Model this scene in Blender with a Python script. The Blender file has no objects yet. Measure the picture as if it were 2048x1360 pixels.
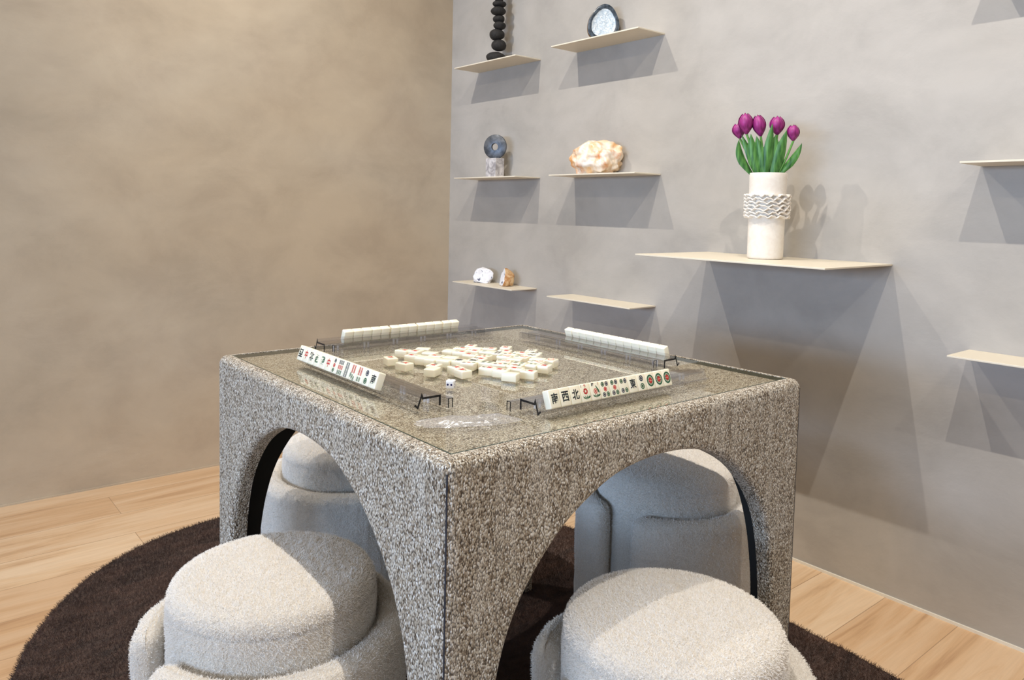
import bpy, bmesh, math, random
from math import pi, sin, cos, radians as R
from mathutils import Vector as V, Matrix, noise, Euler
random.seed(7)
SC = bpy.context.scene
COL = SC.collection

# ------------------------------------------------------------------ camera
CAMLOC = V((-0.9637, -1.1955, 1.0773))
cr = V((0.7709412, -0.6365056, 0.0225883)); cu = V((0.0229141, 0.0631616, 0.9977402)); cf = V((0.636494, 0.7686815, -0.0632788))
cd = bpy.data.cameras.new('camera'); cam = bpy.data.objects.new('camera', cd); COL.objects.link(cam)
m = Matrix.Identity(4)
for i in range(3):
    m[i][0] = cr[i]; m[i][1] = cu[i]; m[i][2] = -cf[i]; m[i][3] = CAMLOC[i]
cam.matrix_world = m
cd.sensor_width = 36.0; cd.lens = 36.0 * 1521.99 / 2048.0
cd.shift_y = -(680.0 - 517.95) / 2048.0
cd.clip_start = 0.02
SC.camera = cam

# ------------------------------------------------------------------ room numbers
XW, YW, ZC = 1.2222, 1.9429, 3.0          # right wall plane, left wall plane, ceiling
XB, YB = -5.5, -3.6                       # window wall, wall behind the camera
TT = 0.76                                 # table top

# ------------------------------------------------------------------ world + lights
w = bpy.data.worlds.new('world'); SC.world = w; w.use_nodes = True
wb = w.node_tree.nodes['Background']; wb.inputs[0].default_value = (0.78, 0.88, 1.0, 1); wb.inputs[1].default_value = 0.5

def spot(x, y, aim, power, col, size, blend, rad):
    l = bpy.data.lights.new('downlight', 'SPOT'); l.energy = power; l.color = col
    l.spot_size = R(size); l.spot_blend = blend; l.shadow_soft_size = rad
    o = bpy.data.objects.new('downlight_lamp', l); COL.objects.link(o)
    o.location = (x, y, 2.935)
    o.rotation_euler = (V(aim) - V(o.location)).to_track_quat('-Z', 'Y').to_euler()
    return o
ROW_A = [1.19, 0.14, -0.82, -2.0]
for y in ROW_A: spot(-0.165, y, (0.75, y, 0.0), 82 if y > -1.5 else 52, (1.0, 0.94, 0.86), 134, 1.0, 0.010)

def area(name, loc, aim, sx, sy, power, col):
    l = bpy.data.lights.new(name, 'AREA'); l.shape = 'RECTANGLE'; l.size = sx; l.size_y = sy; l.energy = power; l.color = col
    o = bpy.data.objects.new(name, l); COL.objects.link(o); o.location = loc
    d = (V(aim) - V(loc)).normalized(); zz = -d; xx = V((0, 1, 0)); yy = zz.cross(xx).normalized(); mm = Matrix.Identity(4)
    for i in range(3): mm[i][0] = xx[i]; mm[i][1] = yy[i]; mm[i][2] = zz[i]; mm[i][3] = loc[i]
    o.matrix_world = mm
    return o
area('window_daylight', (XB - 0.10, -0.45, 1.42), (0, -0.45, 1.40), 4.2, 0.72, 215, (0.45, 0.66, 1.0))

area('linear_light', (-1.95, -0.7, 2.93), (0.2, -0.7, 0.6), 5.0, 0.05, 17, (1.0, 0.86, 0.68))
SC.view_settings.view_transform = 'Standard'; SC.view_settings.look = 'None'
SC.cycles.transparent_max_bounces = 32
SC.view_settings.exposure = 0.14; SC.view_settings.gamma = 1.0; SC.view_settings.use_curve_mapping = False

# ------------------------------------------------------------------ material helpers
def mat(name, col=(0.8, 0.8, 0.8), rough=0.5, metal=0.0, spec=0.5, coat=0.0):
    mt = bpy.data.materials.new(name); mt.use_nodes = True
    b = mt.node_tree.nodes['Principled BSDF']
    b.inputs['Base Color'].default_value = (*col, 1); b.inputs['Roughness'].default_value = rough
    b.inputs['Metallic'].default_value = metal; b.inputs['Specular IOR Level'].default_value = spec
    b.inputs['Coat Weight'].default_value = coat; b.inputs['Coat Roughness'].default_value = 0.08
    return mt
class N:
    def __init__(s, mt):
        s.t = mt.node_tree; s.b = s.t.nodes['Principled BSDF']; s.out = s.t.nodes['Material Output']
        s.co = s.t.nodes.new('ShaderNodeTexCoord')
    def new(s, k, **kw):
        n = s.t.nodes.new(k)
        for a, v in kw.items():
            if a.startswith('i_'): n.inputs[a[2:].replace('_', ' ')].default_value = v
            else: setattr(n, a, v)
        return n
    def L(s, a, b): s.t.links.new(a, b)
    def vec(s, scale=(1, 1, 1), rot=(0, 0, 0), loc=(0, 0, 0)):
        mp = s.new('ShaderNodeMapping'); mp.inputs['Scale'].default_value = scale; mp.inputs['Rotation'].default_value = rot; mp.inputs['Location'].default_value = loc
        s.L(s.co.outputs['Object'], mp.inputs['Vector']); return mp.outputs[0]
    def noise(s, vec, scale, detail=4, rough=0.5, dist=0.0):
        n = s.new('ShaderNodeTexNoise'); n.inputs['Scale'].default_value = scale; n.inputs['Detail'].default_value = detail
        n.inputs['Roughness'].default_value = rough; n.inputs['Distortion'].default_value = dist
        s.L(vec, n.inputs['Vector']); return n
    def ramp(s, fac, pts, interp='LINEAR'):
        r = s.new('ShaderNodeValToRGB'); r.color_ramp.interpolation = interp
        el = r.color_ramp.elements
        while len(el) < len(pts): el.new(0.5)
        for e, (p, c) in zip(el, pts):
            e.position = p; e.color = (*c, 1) if len(c) == 3 else c
        s.L(fac, r.inputs[0]); return r.outputs[0]
    def mix(s, fac, a, b, mode='MIX'):
        n = s.new('ShaderNodeMix', data_type='RGBA', blend_type=mode)
        for k, v in ((0, fac), (6, a), (7, b)):
            if hasattr(v, 'links') or hasattr(v, 'is_linked'): s.L(v, n.inputs[k])
            else: n.inputs[k].default_value = v if k == 0 else (*v, 1)
        return n.outputs[2]
    def bump(s, h, strength, dist):
        n = s.new('ShaderNodeBump'); n.inputs['Strength'].default_value = strength; n.inputs['Distance'].default_value = dist
        s.L(h, n.inputs['Height']); return n.outputs[0]
    def math(s, op, a, b=0.5):
        n = s.new('ShaderNodeMath', operation=op)
        for k, v in ((0, a), (1, b)):
            if isinstance(v, (int, float)): n.inputs[k].default_value = v
            else: s.L(v, n.inputs[k])
        return n.outputs[0]

def g3(v): return (v, v, v)
def srgb(r, g, b):
    f = lambda c: (c / 255 / 12.92) if c / 255 <= 0.04045 else ((c / 255 + 0.055) / 1.055) ** 2.4
    return (f(r), f(g), f(b))

def plaster(name, base, dark, warm, seed):
    mt = mat(name, base, 0.62, spec=0.3); n = N(mt)
    v = n.vec(loc=(seed, seed * 2, 0))
    cl = n.noise(v, 1.0, 5, 0.55, 0.4); c1 = n.ramp(cl.outputs[0], [(0.30, dark), (0.62, base)])
    wm = n.noise(n.vec(scale=(1, 1, 1.6), loc=(seed + 3, 1, 4)), 0.8, 4, 0.5, 0.4)
    c2 = n.mix(n.ramp(wm.outputs[0], [(0.42, g3(0)), (0.66, g3(0.75))]), c1, warm)
    fn = n.noise(n.vec(scale=(1, 1, 1.3), loc=(seed, 9, 2)), 3.4, 8, 0.62, 0.3)
    c3 = n.mix(0.32, c2, n.ramp(fn.outputs[0], [(0.36, g3(0.34)), (0.5, g3(0.5)), (0.64, g3(0.62))]), 'OVERLAY')
    n.L(c3, n.b.inputs['Base Color'])
    tr = n.noise(n.vec(scale=(1, 1, 1.5), loc=(1, seed, 5)), 2.6, 6, 0.55, 0.25)
    rg = n.noise(v, 260, 2, 0.5)
    h = n.math('ADD', n.math('MULTIPLY', n.ramp(tr.outputs[0], [(0.35, g3(0)), (0.6, g3(1))]), 1.0), n.math('MULTIPLY', rg.outputs[0], 0.05))
    n.L(n.bump(h, 0.16, 0.010), n.b.inputs['Normal'])
    return mt
M = {}
M['plaster'] = plaster('plaster', (0.430, 0.404, 0.370), (0.375, 0.350, 0.315), (0.425, 0.388, 0.336), 2.0)
M['plaster2'] = plaster('plaster_left_warmlit', (0.54, 0.455, 0.345), (0.46, 0.385, 0.285), (0.53, 0.425, 0.300), 7.0)  # same plaster as right wall; its warmer, brighter light put into the colour
M['ceiling'] = mat('ceiling_paint', (0.6, 0.56, 0.5), 0.8)
M['trim'] = mat('trim_caulk', (0.78, 0.74, 0.64), 0.5)
M['glasspane'] = mat('window_pane', (1, 1, 1), 0.0); M['glasspane'].node_tree.nodes['Principled BSDF'].inputs['Transmission Weight'].default_value = 1.0
M['frame'] = mat('window_frame', (0.12, 0.11, 0.10), 0.4)

def wood():
    mt = mat('oak_planks', (0.6, 0.42, 0.27), 0.42, spec=0.35); n = N(mt)
    br = n.new('ShaderNodeTexBrick'); br.offset = 0.37; br.offset_frequency = 2; br.squash = 1.0
    for k, v in (('Scale', 1.0), ('Mortar Size', 0.0011), ('Brick Width', 1.9), ('Row Height', 0.19), ('Mortar Smooth', 0.3), ('Bias', 0.0)):
        br.inputs[k].default_value = v
    br.inputs['Color1'].default_value = (*g3(0.0), 1); br.inputs['Color2'].default_value = (*g3(1.0), 1); br.inputs['Mortar'].default_value = (*g3(0.5), 1)
    n.L(n.vec(loc=(0.35, 0.075, 0)), br.inputs['Vector'])
    base = n.mix(br.outputs['Color'], srgb(230, 202, 168), srgb(210, 174, 136))
    # grain stretched along the planks, shifted per plank
    sh = n.new('ShaderNodeVectorMath', operation='MULTIPLY_ADD'); sh.inputs[1].default_value = (7, 13, 0)
    cm = n.new('ShaderNodeCombineXYZ'); n.L(br.outputs['Color'], cm.inputs[0]); n.L(br.outputs['Color'], cm.inputs[1])
    n.L(cm.outputs[0], sh.inputs[0]); n.L(n.vec(scale=(0.8, 8.0, 1)), sh.inputs[2])
    gr = n.noise(sh.outputs[0], 1.5, 8, 0.62, 0.9)
    c = n.mix(0.75, base, n.ramp(gr.outputs[0], [(0.30, (0.54, 0.39, 0.27)), (0.44, (0.88, 0.79, 0.68)), (0.58, (1.0, 1.0, 1.0))]), 'MULTIPLY')
    fg = n.noise(n.vec(scale=(6, 130, 1)), 1.0, 4, 0.6, 0.1)
    c = n.mix(0.25, c, n.ramp(fg.outputs[0], [(0.35, g3(0.7)), (0.65, g3(1.0))]), 'MULTIPLY')
    kn = n.new('ShaderNodeTexVoronoi'); kn.inputs['Scale'].default_value = 1.0; n.L(n.vec(scale=(1.5, 3.2, 1), loc=(0.2, 0.35, 0)), kn.inputs['Vector'])
    c = n.mix(n.ramp(kn.outputs['Distance'], [(0.03, g3(0.85)), (0.085, g3(0.0))]), c, srgb(92, 62, 40))
    c = n.mix(n.math('MULTIPLY', br.outputs['Fac'], 0.6), c, srgb(120, 88, 62))
    n.L(c, n.b.inputs['Base Color'])
    n.L(n.bump(gr.outputs[0], 0.08, 0.004), n.b.inputs['Normal'])
    return mt
M['wood'] = wood()

def tweed():
    mt = mat('tweed_boucle', (0.5, 0.45, 0.38), 0.9, spec=0.15); n = N(mt)
    # a diagonal basket of yarn knots; knots are longer than wide
    wob = n.noise(n.vec(), 150, 2, 0.5)
    vv = n.new('ShaderNodeVectorMath', operation='MULTIPLY_ADD'); vv.inputs[1].default_value = (0.3, 0.3, 0.3)
    n.L(wob.outputs[1], vv.inputs[0]); n.L(n.vec(scale=(500, 500, 270)), vv.inputs[2])
    vo = n.new('ShaderNodeTexVoronoi'); vo.inputs['Scale'].default_value = 1.0; vo.inputs['Randomness'].default_value = 1.0
    n.L(vv.outputs[0], vo.inputs['Vector'])
    vc = n.new('ShaderNodeSeparateColor'); n.L(vo.outputs['Color'], vc.inputs[0])
    yarn = n.ramp(vc.outputs[0], [(0.0, srgb(88, 74, 58)), (0.20, srgb(150, 134, 114)), (0.42, srgb(184, 170, 150)), (0.66, srgb(198, 187, 168)), (0.88, srgb(232, 226, 214)), (1.0, srgb(250, 246, 238))])
    strk = n.noise(n.vec(scale=(60, 60, 7)), 1.0, 3, 0.5)
    yarn = n.mix(n.ramp(strk.outputs[0], [(0.50, g3(0)), (0.68, g3(0.4))]), yarn, srgb(232, 225, 212))
    gap = n.ramp(vo.outputs['Distance'], [(0.46, g3(0)), (0.78, g3(0.78))])
    c = n.mix(gap, yarn, srgb(52, 44, 38))
    n.L(c, n.b.inputs['Base Color'])
    h = n.math('SUBTRACT', 1.0, vo.outputs['Distance'])
    n.L(n.bump(h, 0.7, 0.0025), n.b.inputs['Normal'])
    n.b.inputs['Sheen Weight'].default_value = 0.1
    return mt
M['tweed'] = tweed()
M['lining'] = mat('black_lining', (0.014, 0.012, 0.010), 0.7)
M['seam'] = mat('seam_thread', (0.03, 0.03, 0.04), 0.8)

def boucle():
    mt = mat('cream_boucle', srgb(236, 231, 222), 0.95, spec=0.1); n = N(mt)
    a = n.noise(n.vec(), 360, 5, 0.7, 0.3); b = n.noise(n.vec(), 22, 3, 0.5)
    c = n.mix(n.ramp(a.outputs[0], [(0.30, g3(1)), (0.58, g3(0))]), srgb(246, 238, 226), srgb(220, 208, 190))
    n.L(c, n.b.inputs['Base Color'])
    h = n.math('ADD', a.outputs[0], n.math('MULTIPLY', b.outputs[0], 1.5))
    n.L(n.bump(h, 0.8, 0.005), n.b.inputs['Normal'])
    n.b.inputs['Sheen Weight'].default_value = 0.25; n.b.inputs['Sheen Roughness'].default_value = 0.6
    return mt
M['boucle'] = boucle()

def rugm():
    mt = mat('rug_pile', (0.06, 0.035, 0.025), 1.0, spec=0.05); n = N(mt)
    a = n.noise(n.vec(scale=(1, 2.4, 1)), 5, 6, 0.65, 1.5); f = n.noise(n.vec(), 520, 4, 0.7)
    c = n.ramp(a.outputs[0], [(0.34, srgb(84, 59, 47)), (0.64, srgb(134, 97, 79))])
    c = n.mix(0.55, c, n.ramp(f.outputs[0], [(0.36, g3(0.25)), (0.62, g3(1.1))]), 'MULTIPLY')
    sp = n.noise(n.vec(loc=(3, 3, 3)), 260, 1, 0.5)
    c = n.mix(n.ramp(sp.outputs[0], [(0.74, g3(0)), (0.80, g3(0.6))]), c, srgb(150, 110, 88))
    n.L(c, n.b.inputs['Base Color'])
    n.L(n.bump(n.math('ADD', n.math('MULTIPLY', a.outputs[0], 0.4), f.outputs[0]), 1.0, 0.010), n.b.inputs['Normal'])
    n.b.inputs['Sheen Weight'].default_value = 0.15
    return mt
M['rug'] = rugm()

def thin_glass(name, tint, refl_rough=0.0, ior=1.5, k=1.0):
    mt = bpy.data.materials.new(name); mt.use_nodes = True; t = mt.node_tree
    for x in list(t.nodes): t.nodes.remove(x)
    o = t.nodes.new('ShaderNodeOutputMaterial'); mx = t.nodes.new('ShaderNodeMixShader'); tr = t.nodes.new('ShaderNodeBsdfTransparent'); gl = t.nodes.new('ShaderNodeBsdfGlossy')
    fr = t.nodes.new('ShaderNodeFresnel'); fr.inputs[0].default_value = ior
    mu = t.nodes.new('ShaderNodeMath'); mu.operation = 'MULTIPLY'; mu.inputs[1].default_value = k; mu.use_clamp = True
    tr.inputs[0].default_value = (*tint, 1); gl.inputs['Roughness'].default_value = refl_rough
    gm = t.nodes.new('ShaderNodeNewGeometry'); mp = t.nodes.new('ShaderNodeMapRange'); mp.inputs['To Min'].default_value = ior; mp.inputs['To Max'].default_value = 1 / ior
    t.links.new(gm.outputs['Backfacing'], mp.inputs['Value']); t.links.new(mp.outputs[0], fr.inputs[0])
    L = t.links.new; L(fr.outputs[0], mu.inputs[0]); L(mu.outputs[0], mx.inputs[0]); L(tr.outputs[0], mx.inputs[1]); L(gl.outputs[0], mx.inputs[2]); L(mx.outputs[0], o.inputs[0])
    return mt
M['tabletop'] = thin_glass('table_glass', (0.985, 0.99, 0.945), 0.015, 1.5, 1.2)
M['glassedge'] = mat('glass_edge', (0.02, 0.05, 0.04), 0.15)
M['acrylic'] = thin_glass('clear_acrylic', (0.93, 0.93, 0.94), 0.04, 1.5, 1.5)
M['acrylrefraction'] = mat('acrylic_end_refraction', (0.01, 0.011, 0.014), 0.15)  # ends are clear acrylic; black paints the refraction darkness seen in them
M['plastic'] = thin_glass('clear_film', (0.93, 0.93, 0.95), 0.22, 1.5, 1.6)
_t = M['plastic'].node_tree; _o = [x for x in _t.nodes if x.type == 'OUTPUT_MATERIAL'][0]; _s = _o.inputs[0].links[0].from_socket
_d = _t.nodes.new('ShaderNodeBsdfDiffuse'); _d.inputs[0].default_value = (.85, .85, .88, 1); _m = _t.nodes.new('ShaderNodeMixShader'); _m.inputs[0].default_value = .15
_t.links.new(_s, _m.inputs[1]); _t.links.new(_d.outputs[0], _m.inputs[2]); _t.links.new(_m.outputs[0], _o.inputs[0])
M['peg'] = mat('glint_peg', srgb(225, 228, 234), 0.12, spec=0.8); M['peg'].node_tree.nodes['Principled BSDF'].inputs['Alpha'].default_value = 0.45  # pegs are clear; the white in the colour stands for their glints
M['ivory'] = mat('ivory_tile', srgb(250, 244, 222), 0.28, spec=0.45, coat=0.2)
M['ivory'].node_tree.nodes['Principled BSDF'].inputs['Subsurface Weight'].default_value = 0.15
M['ivory'].node_tree.nodes['Principled BSDF'].inputs['Subsurface Scale'].default_value = 0.003
M['ink'] = mat('black_ink', (0.008, 0.014, 0.018), 0.4)
M['blue'] = mat('blue_ink', srgb(36, 52, 74), 0.4)
M['red'] = mat('red_ink', srgb(196, 36, 34), 0.4)
M['green'] = mat('green_ink', srgb(34, 92, 62), 0.4)
M['paper'] = mat('cream_inlay', srgb(240, 226, 205), 0.4)
M['dicewhite'] = mat('dice_white', srgb(244, 244, 246), 0.3)
M['dicedot'] = mat('dice_dot', srgb(30, 30, 90), 0.3)
M['shelf'] = mat('shelf_metal', srgb(226, 216, 196), 0.45, spec=0.4)
def speck(name, c1, c2, scale, rough, bump=0.3, dist=0.004, metal=0, thr=(0.4, 0.6), extra=None, coat=0):
    mt = mat(name, c1, rough, metal, coat=coat); n = N(mt)
    a = n.noise(n.vec(), scale, 6, 0.6, 0.8)
    c = n.ramp(a.outputs[0], [(thr[0], c1), (thr[1], c2)])
    if extra:
        b = n.noise(n.vec(loc=(5, 2, 1)), extra[1], 5, 0.6, 0.5)
        c = n.mix(n.ramp(b.outputs[0], [(extra[2], g3(0)), (extra[3], g3(1))]), c, extra[0])
    n.L(c, n.b.inputs['Base Color']); n.L(n.bump(a.outputs[0], bump, dist), n.b.inputs['Normal'])
    return mt
M['pebble'] = speck('black_pebble', srgb(26, 24, 22), srgb(40, 37, 34), 90, 0.8, 0.35, 0.002)
M['steel'] = speck('dark_steel', srgb(70, 74, 80), srgb(104, 108, 114), 30, 0.42, 0.05, 0.001, metal=0.45)
M['marble'] = speck('grey_marble', srgb(150, 146, 148), srgb(208, 204, 204), 26, 0.4, 0.05, 0.001, extra=(srgb(92, 84, 88), 34, 0.60, 0.72))
M['calcite'] = speck('orange_calcite', srgb(244, 232, 216), srgb(228, 184, 128), 16, 0.3, 0.4, 0.006, thr=(0.44, 0.66), extra=(srgb(214, 136, 62), 13, 0.53, 0.70), coat=0.3)
M['geode'] = speck('white_geode', srgb(240, 240, 244), srgb(222, 220, 222), 30, 0.4, 0.4, 0.004, extra=(srgb(78, 80, 104), 46, 0.58, 0.66))
M['geode_rind'] = speck('amber_rind', srgb(176, 122, 66), srgb(222, 190, 146), 32, 0.6, 0.5, 0.004)
M['agate_rim'] = speck('agate_rim', srgb(38, 48, 58), srgb(82, 94, 106), 60, 0.3, 0.2, 0.001, coat=0.3)
M['agate_rind'] = speck('agate_rind', srgb(120, 92, 58), srgb(88, 66, 44), 60, 0.7, 0.6, 0.002)
M['agate_core'] = speck('agate_crystal', srgb(186, 204, 218), srgb(236, 244, 250), 150, 0.22, 1.0, 0.004, extra=(srgb(70, 84, 92), 60, 0.66, 0.74))
M['ceramic'] = speck('matt_ceramic', srgb(234, 227, 216), srgb(229, 220, 208), 60, 0.75, 0.12, 0.001)
M['inside'] = mat('vase_inside', srgb(120, 108, 92), 0.9)
def petal():
    mt = mat('tulip_petal', srgb(150, 34, 118), 0.45); n = N(mt)
    a = n.noise(n.vec(scale=(9, 9, 1)), 14, 3, 0.5)
    c = n.ramp(a.outputs[0], [(0.35, srgb(104, 18, 74)), (0.65, srgb(166, 48, 132))])
    n.L(c, n.b.inputs['Base Color']); n.b.inputs['Subsurface Weight'].default_value = 0.1; n.b.inputs['Subsurface Scale'].default_value = 0.004
    return mt
M['petal'] = petal()
def leafm():
    mt = mat('tulip_leaf', srgb(60, 130, 50), 0.42); n = N(mt)
    a = n.noise(n.vec(scale=(1, 1, 0.12)), 160, 3, 0.5)
    c = n.ramp(a.outputs[0], [(0.35, srgb(32, 84, 30)), (0.68, srgb(92, 146, 70))])
    n.L(c, n.b.inputs['Base Color']); return mt
M['leaf'] = leafm()
M['stem'] = mat('tulip_stem', srgb(96, 150, 66), 0.5)

# ------------------------------------------------------------------ object helpers
def mesh(name, vs, fs, mats, smooth=True, mi=None):
    me = bpy.data.meshes.new(name); me.from_pydata([tuple(v) for v in vs], [], fs)
    for x in (mats if isinstance(mats, (list, tuple)) else [mats]): me.materials.append(M[x] if isinstance(x, str) else x)
    me.update()
    if smooth: me.polygons.foreach_set('use_smooth', [True] * len(me.polygons))
    if mi: me.polygons.foreach_set('material_index', mi)
    return me
def obj(name, me, parent=None, loc=None, rot=None):
    o = bpy.data.objects.new(name, me); COL.objects.link(o)
    if parent: o.parent = parent
    if loc is not None: o.location = loc
    if rot is not None: o.rotation_euler = rot
    return o
def thing(name, label, cat, loc=(0, 0, 0), rz=0, group=None):
    o = obj(name, None, None, loc, (0, 0, rz)); o.empty_display_size = 0.05; return tag(o, label, cat, group)
def tag(o, label, cat, group=None):
    o['label'] = label; o['category'] = cat
    if group: o['group'] = group
    return o
def struct(o): o['kind'] = 'structure'; return o
def bm_mesh(name, bm, mats, smooth=True):
    bmesh.ops.recalc_face_normals(bm, faces=bm.faces)
    me = bpy.data.meshes.new(name); bm.to_mesh(me); bm.free()
    for x in (mats if isinstance(mats, (list, tuple)) else [mats]): me.materials.append(M[x])
    if smooth: me.polygons.foreach_set('use_smooth', [True] * len(me.polygons))
    return me
def box_bm(c, s, bev=0.0, seg=2, bm=None):
    own = bm is None
    b = bmesh.new(); r = bmesh.ops.create_cube(b, size=1.0)
    for v in b.verts: v.co = V((v.co.x * s[0] + c[0], v.co.y * s[1] + c[1], v.co.z * s[2] + c[2]))
    if bev: bmesh.ops.bevel(b, geom=b.edges[:] , offset=bev, segments=seg, profile=0.5, affect='EDGES')
    if own: return b
    t = bpy.data.meshes.new('t'); b.to_mesh(t); b.free(); bm.from_mesh(t); bpy.data.meshes.remove(t); return bm
def autosmooth(me, ang=35):
    me.set_sharp_from_angle(angle=R(ang)); return me
def box(name, c, s, mats, parent=None, bev=0.0, seg=2):
    me = bm_mesh(name, box_bm(c, s, bev, seg), mats, bev > 0)
    if bev: autosmooth(me, 40)
    return obj(name, me, parent)
def lathe(prof, seg=64, cx=0, cy=0):
    vs = []; fs = []; n = len(prof)
    for i in range(seg):
        a = 2 * pi * i / seg
        for r, z in prof: vs.append((cx + r * cos(a), cy + r * sin(a), z))
    for i in range(seg):
        j = (i + 1) % seg
        for k in range(n - 1): fs.append((i * n + k, j * n + k, j * n + k + 1, i * n + k + 1))
    return vs, fs
def tube(pts, rad, seg=10):
    vs = []; fs = []; pts = [V(p) for p in pts]
    for i, p in enumerate(pts):
        t = (pts[min(i + 1, len(pts) - 1)] - pts[max(i - 1, 0)]).normalized()
        u = t.cross(V((0.3, 0.9, 0.1))).normalized(); v = t.cross(u); r = rad[i] if isinstance(rad, (list, tuple)) else rad
        for k in range(seg): a = 2 * pi * k / seg; vs.append(p + u * (r * cos(a)) + v * (r * sin(a)))
    for i in range(len(pts) - 1):
        for k in range(seg): fs.append((i * seg + k, i * seg + (k + 1) % seg, (i + 1) * seg + (k + 1) % seg, (i + 1) * seg + k))
    fs.append(tuple(range(seg))[::-1]); fs.append(tuple(range((len(pts) - 1) * seg, len(pts) * seg)))
    return vs, fs
def blob(name, mats, size, seed, amp=0.25, freq=1.6, sub=4, ridge=0.0, flat=-0.8, cuts=(), smooth=True):
    bm = bmesh.new(); bmesh.ops.create_icosphere(bm, subdivisions=sub, radius=1.0)
    for v in bm.verts:
        p = v.co.copy(); q = p * freq + V((seed * 3.1, seed * 1.7, seed))
        d = noise.noise(q) * amp + noise.noise(q * 2.3) * amp * 0.45
        if ridge:
            vd = noise.voronoi(p * ridge + V((seed, seed, seed)))[0]; d += (vd[0] - 0.35) * -amp * 0.9 + noise.noise(q * 5) * amp * 0.12
        p = p * (1 + d)
        for cn, cdist in cuts:
            n_ = V(cn).normalized(); e = p.dot(n_) - cdist
            if e > 0: p -= n_ * e * 0.92
        if p.z < flat: p.z = flat + (p.z - flat) * 0.05
        v.co = V((p.x * size[0], p.y * size[1], p.z * size[2]))
    z0 = min(v.co.z for v in bm.verts)
    for v in bm.verts: v.co.z -= z0
    return bm_mesh(name, bm, mats, smooth)

# ------------------------------------------------------------------ room shell
def plane(name, pts, mt): return struct(obj(name, mesh(name, pts, [(0, 1, 2, 3)], mt, False)))
def slab(name, c, s, mt): return struct(box(name, c, s, mt))
slab('floor', ((XB + XW) / 2, (YB + YW) / 2, -0.05), (XW - XB + 0.4, YW - YB + 0.4, 0.1), 'wood')
slab('wall_right', (XW + 0.06, (YB + YW) / 2, ZC / 2), (0.12, YW - YB + 0.2, ZC), 'plaster')
slab('wall_left', ((XB + XW) / 2, YW + 0.06, ZC / 2), (XW - XB, 0.12, ZC), 'plaster2')
slab('wall_back', ((XB + XW) / 2, YB - 0.06, ZC / 2), (XW - XB, 0.12, ZC), 'plaster2')
slab('ceiling', ((XB + XW) / 2, (YB + YW) / 2, ZC + 0.05), (XW - XB + 0.4, YW - YB + 0.4, 0.1), 'ceiling')
# window wall on the far side: piers, sill and head around a wide window
wy0, wy1, wz0, wz1 = -2.6, 1.7, 1.04, 1.80
bm = bmesh.new()
for c, s in (((XB - .06, (YB + wy0) / 2, ZC / 2), (.12, wy0 - YB, ZC)), ((XB - .06, (YW + wy1) / 2, ZC / 2), (.12, YW - wy1, ZC)),
             ((XB - .06, (wy0 + wy1) / 2, wz0 / 2), (.12, wy1 - wy0, wz0)), ((XB - .06, (wy0 + wy1) / 2, (wz1 + ZC) / 2), (.12, wy1 - wy0, ZC - wz1))): box_bm(c, s, bm=bm)
struct(obj('wall_window', bm_mesh('wall_window', bm, 'plaster2', False)))
bm = bmesh.new()
for c, s in (((XB - .03, wy0, (wz0 + wz1) / 2), (.06, .06, wz1 - wz0)), ((XB - .03, wy1, (wz0 + wz1) / 2), (.06, .06, wz1 - wz0)), ((XB - .03, (wy0 + wy1) / 2, (wz0 + wz1) / 2), (.05, .05, wz1 - wz0)),
             ((XB - .03, (wy0 + wy1) / 2, wz0), (.06, wy1 - wy0, .06)), ((XB - .03, (wy0 + wy1) / 2, wz1), (.06, wy1 - wy0, .06))): box_bm(c, s, bm=bm)
struct(obj('window_1', bm_mesh('window_1', bm, 'frame', False)))
slab('trim_1', (XW - 0.0025, (YB + YW) / 2, 0.004), (0.005, YW - YB, 0.008), 'trim')
slab('trim_2', ((XB + XW) / 2, YW - 0.0025, 0.003), (XW - XB, 0.005, 0.006), 'plaster2')

# ------------------------------------------------------------------ rug
def make_rug():
    vs = [(0, 0, 0.014)]; fs = []; n = 720; rings = [0.5, 0.9, 0.985, 0.997, 1.0, 1.0]; zz = [0.014, 0.014, 0.014, 0.012, 0.007, 0.0]
    for k, (t, z) in enumerate(zip(rings, zz)):
        for i in range(n):
            a = 2 * pi * i / n; c, s = cos(a), sin(a)
            r = (abs(c / 0.86) ** 2.4 + abs(s / 1.38) ** 2.4) ** (-1 / 2.4)
            e = (noise.noise(V((c * 90, s * 90, 0))) * 0.004 + noise.noise(V((c * 9, s * 9, 3))) * 0.004 + (random.random() - .5) * 0.0018) if k > 1 else 0
            vs.append((c * (r * t + e), s * (r * t + e), z))
    for i in range(n): fs.append((0, 1 + i, 1 + (i + 1) % n))
    for k in range(len(rings) - 1):
        for i in range(n):
            a, b = 1 + k * n + i, 1 + k * n + (i + 1) % n; fs.append((a, a + n, b + n, b))
    return mesh('rug', vs, fs, 'rug')
tag(obj('rug', make_rug(), None, (0, 0, 0.0)), 'large dark brown oval pile rug on the oak floor under the table', 'rug')
RZ = 0.0145

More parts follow.
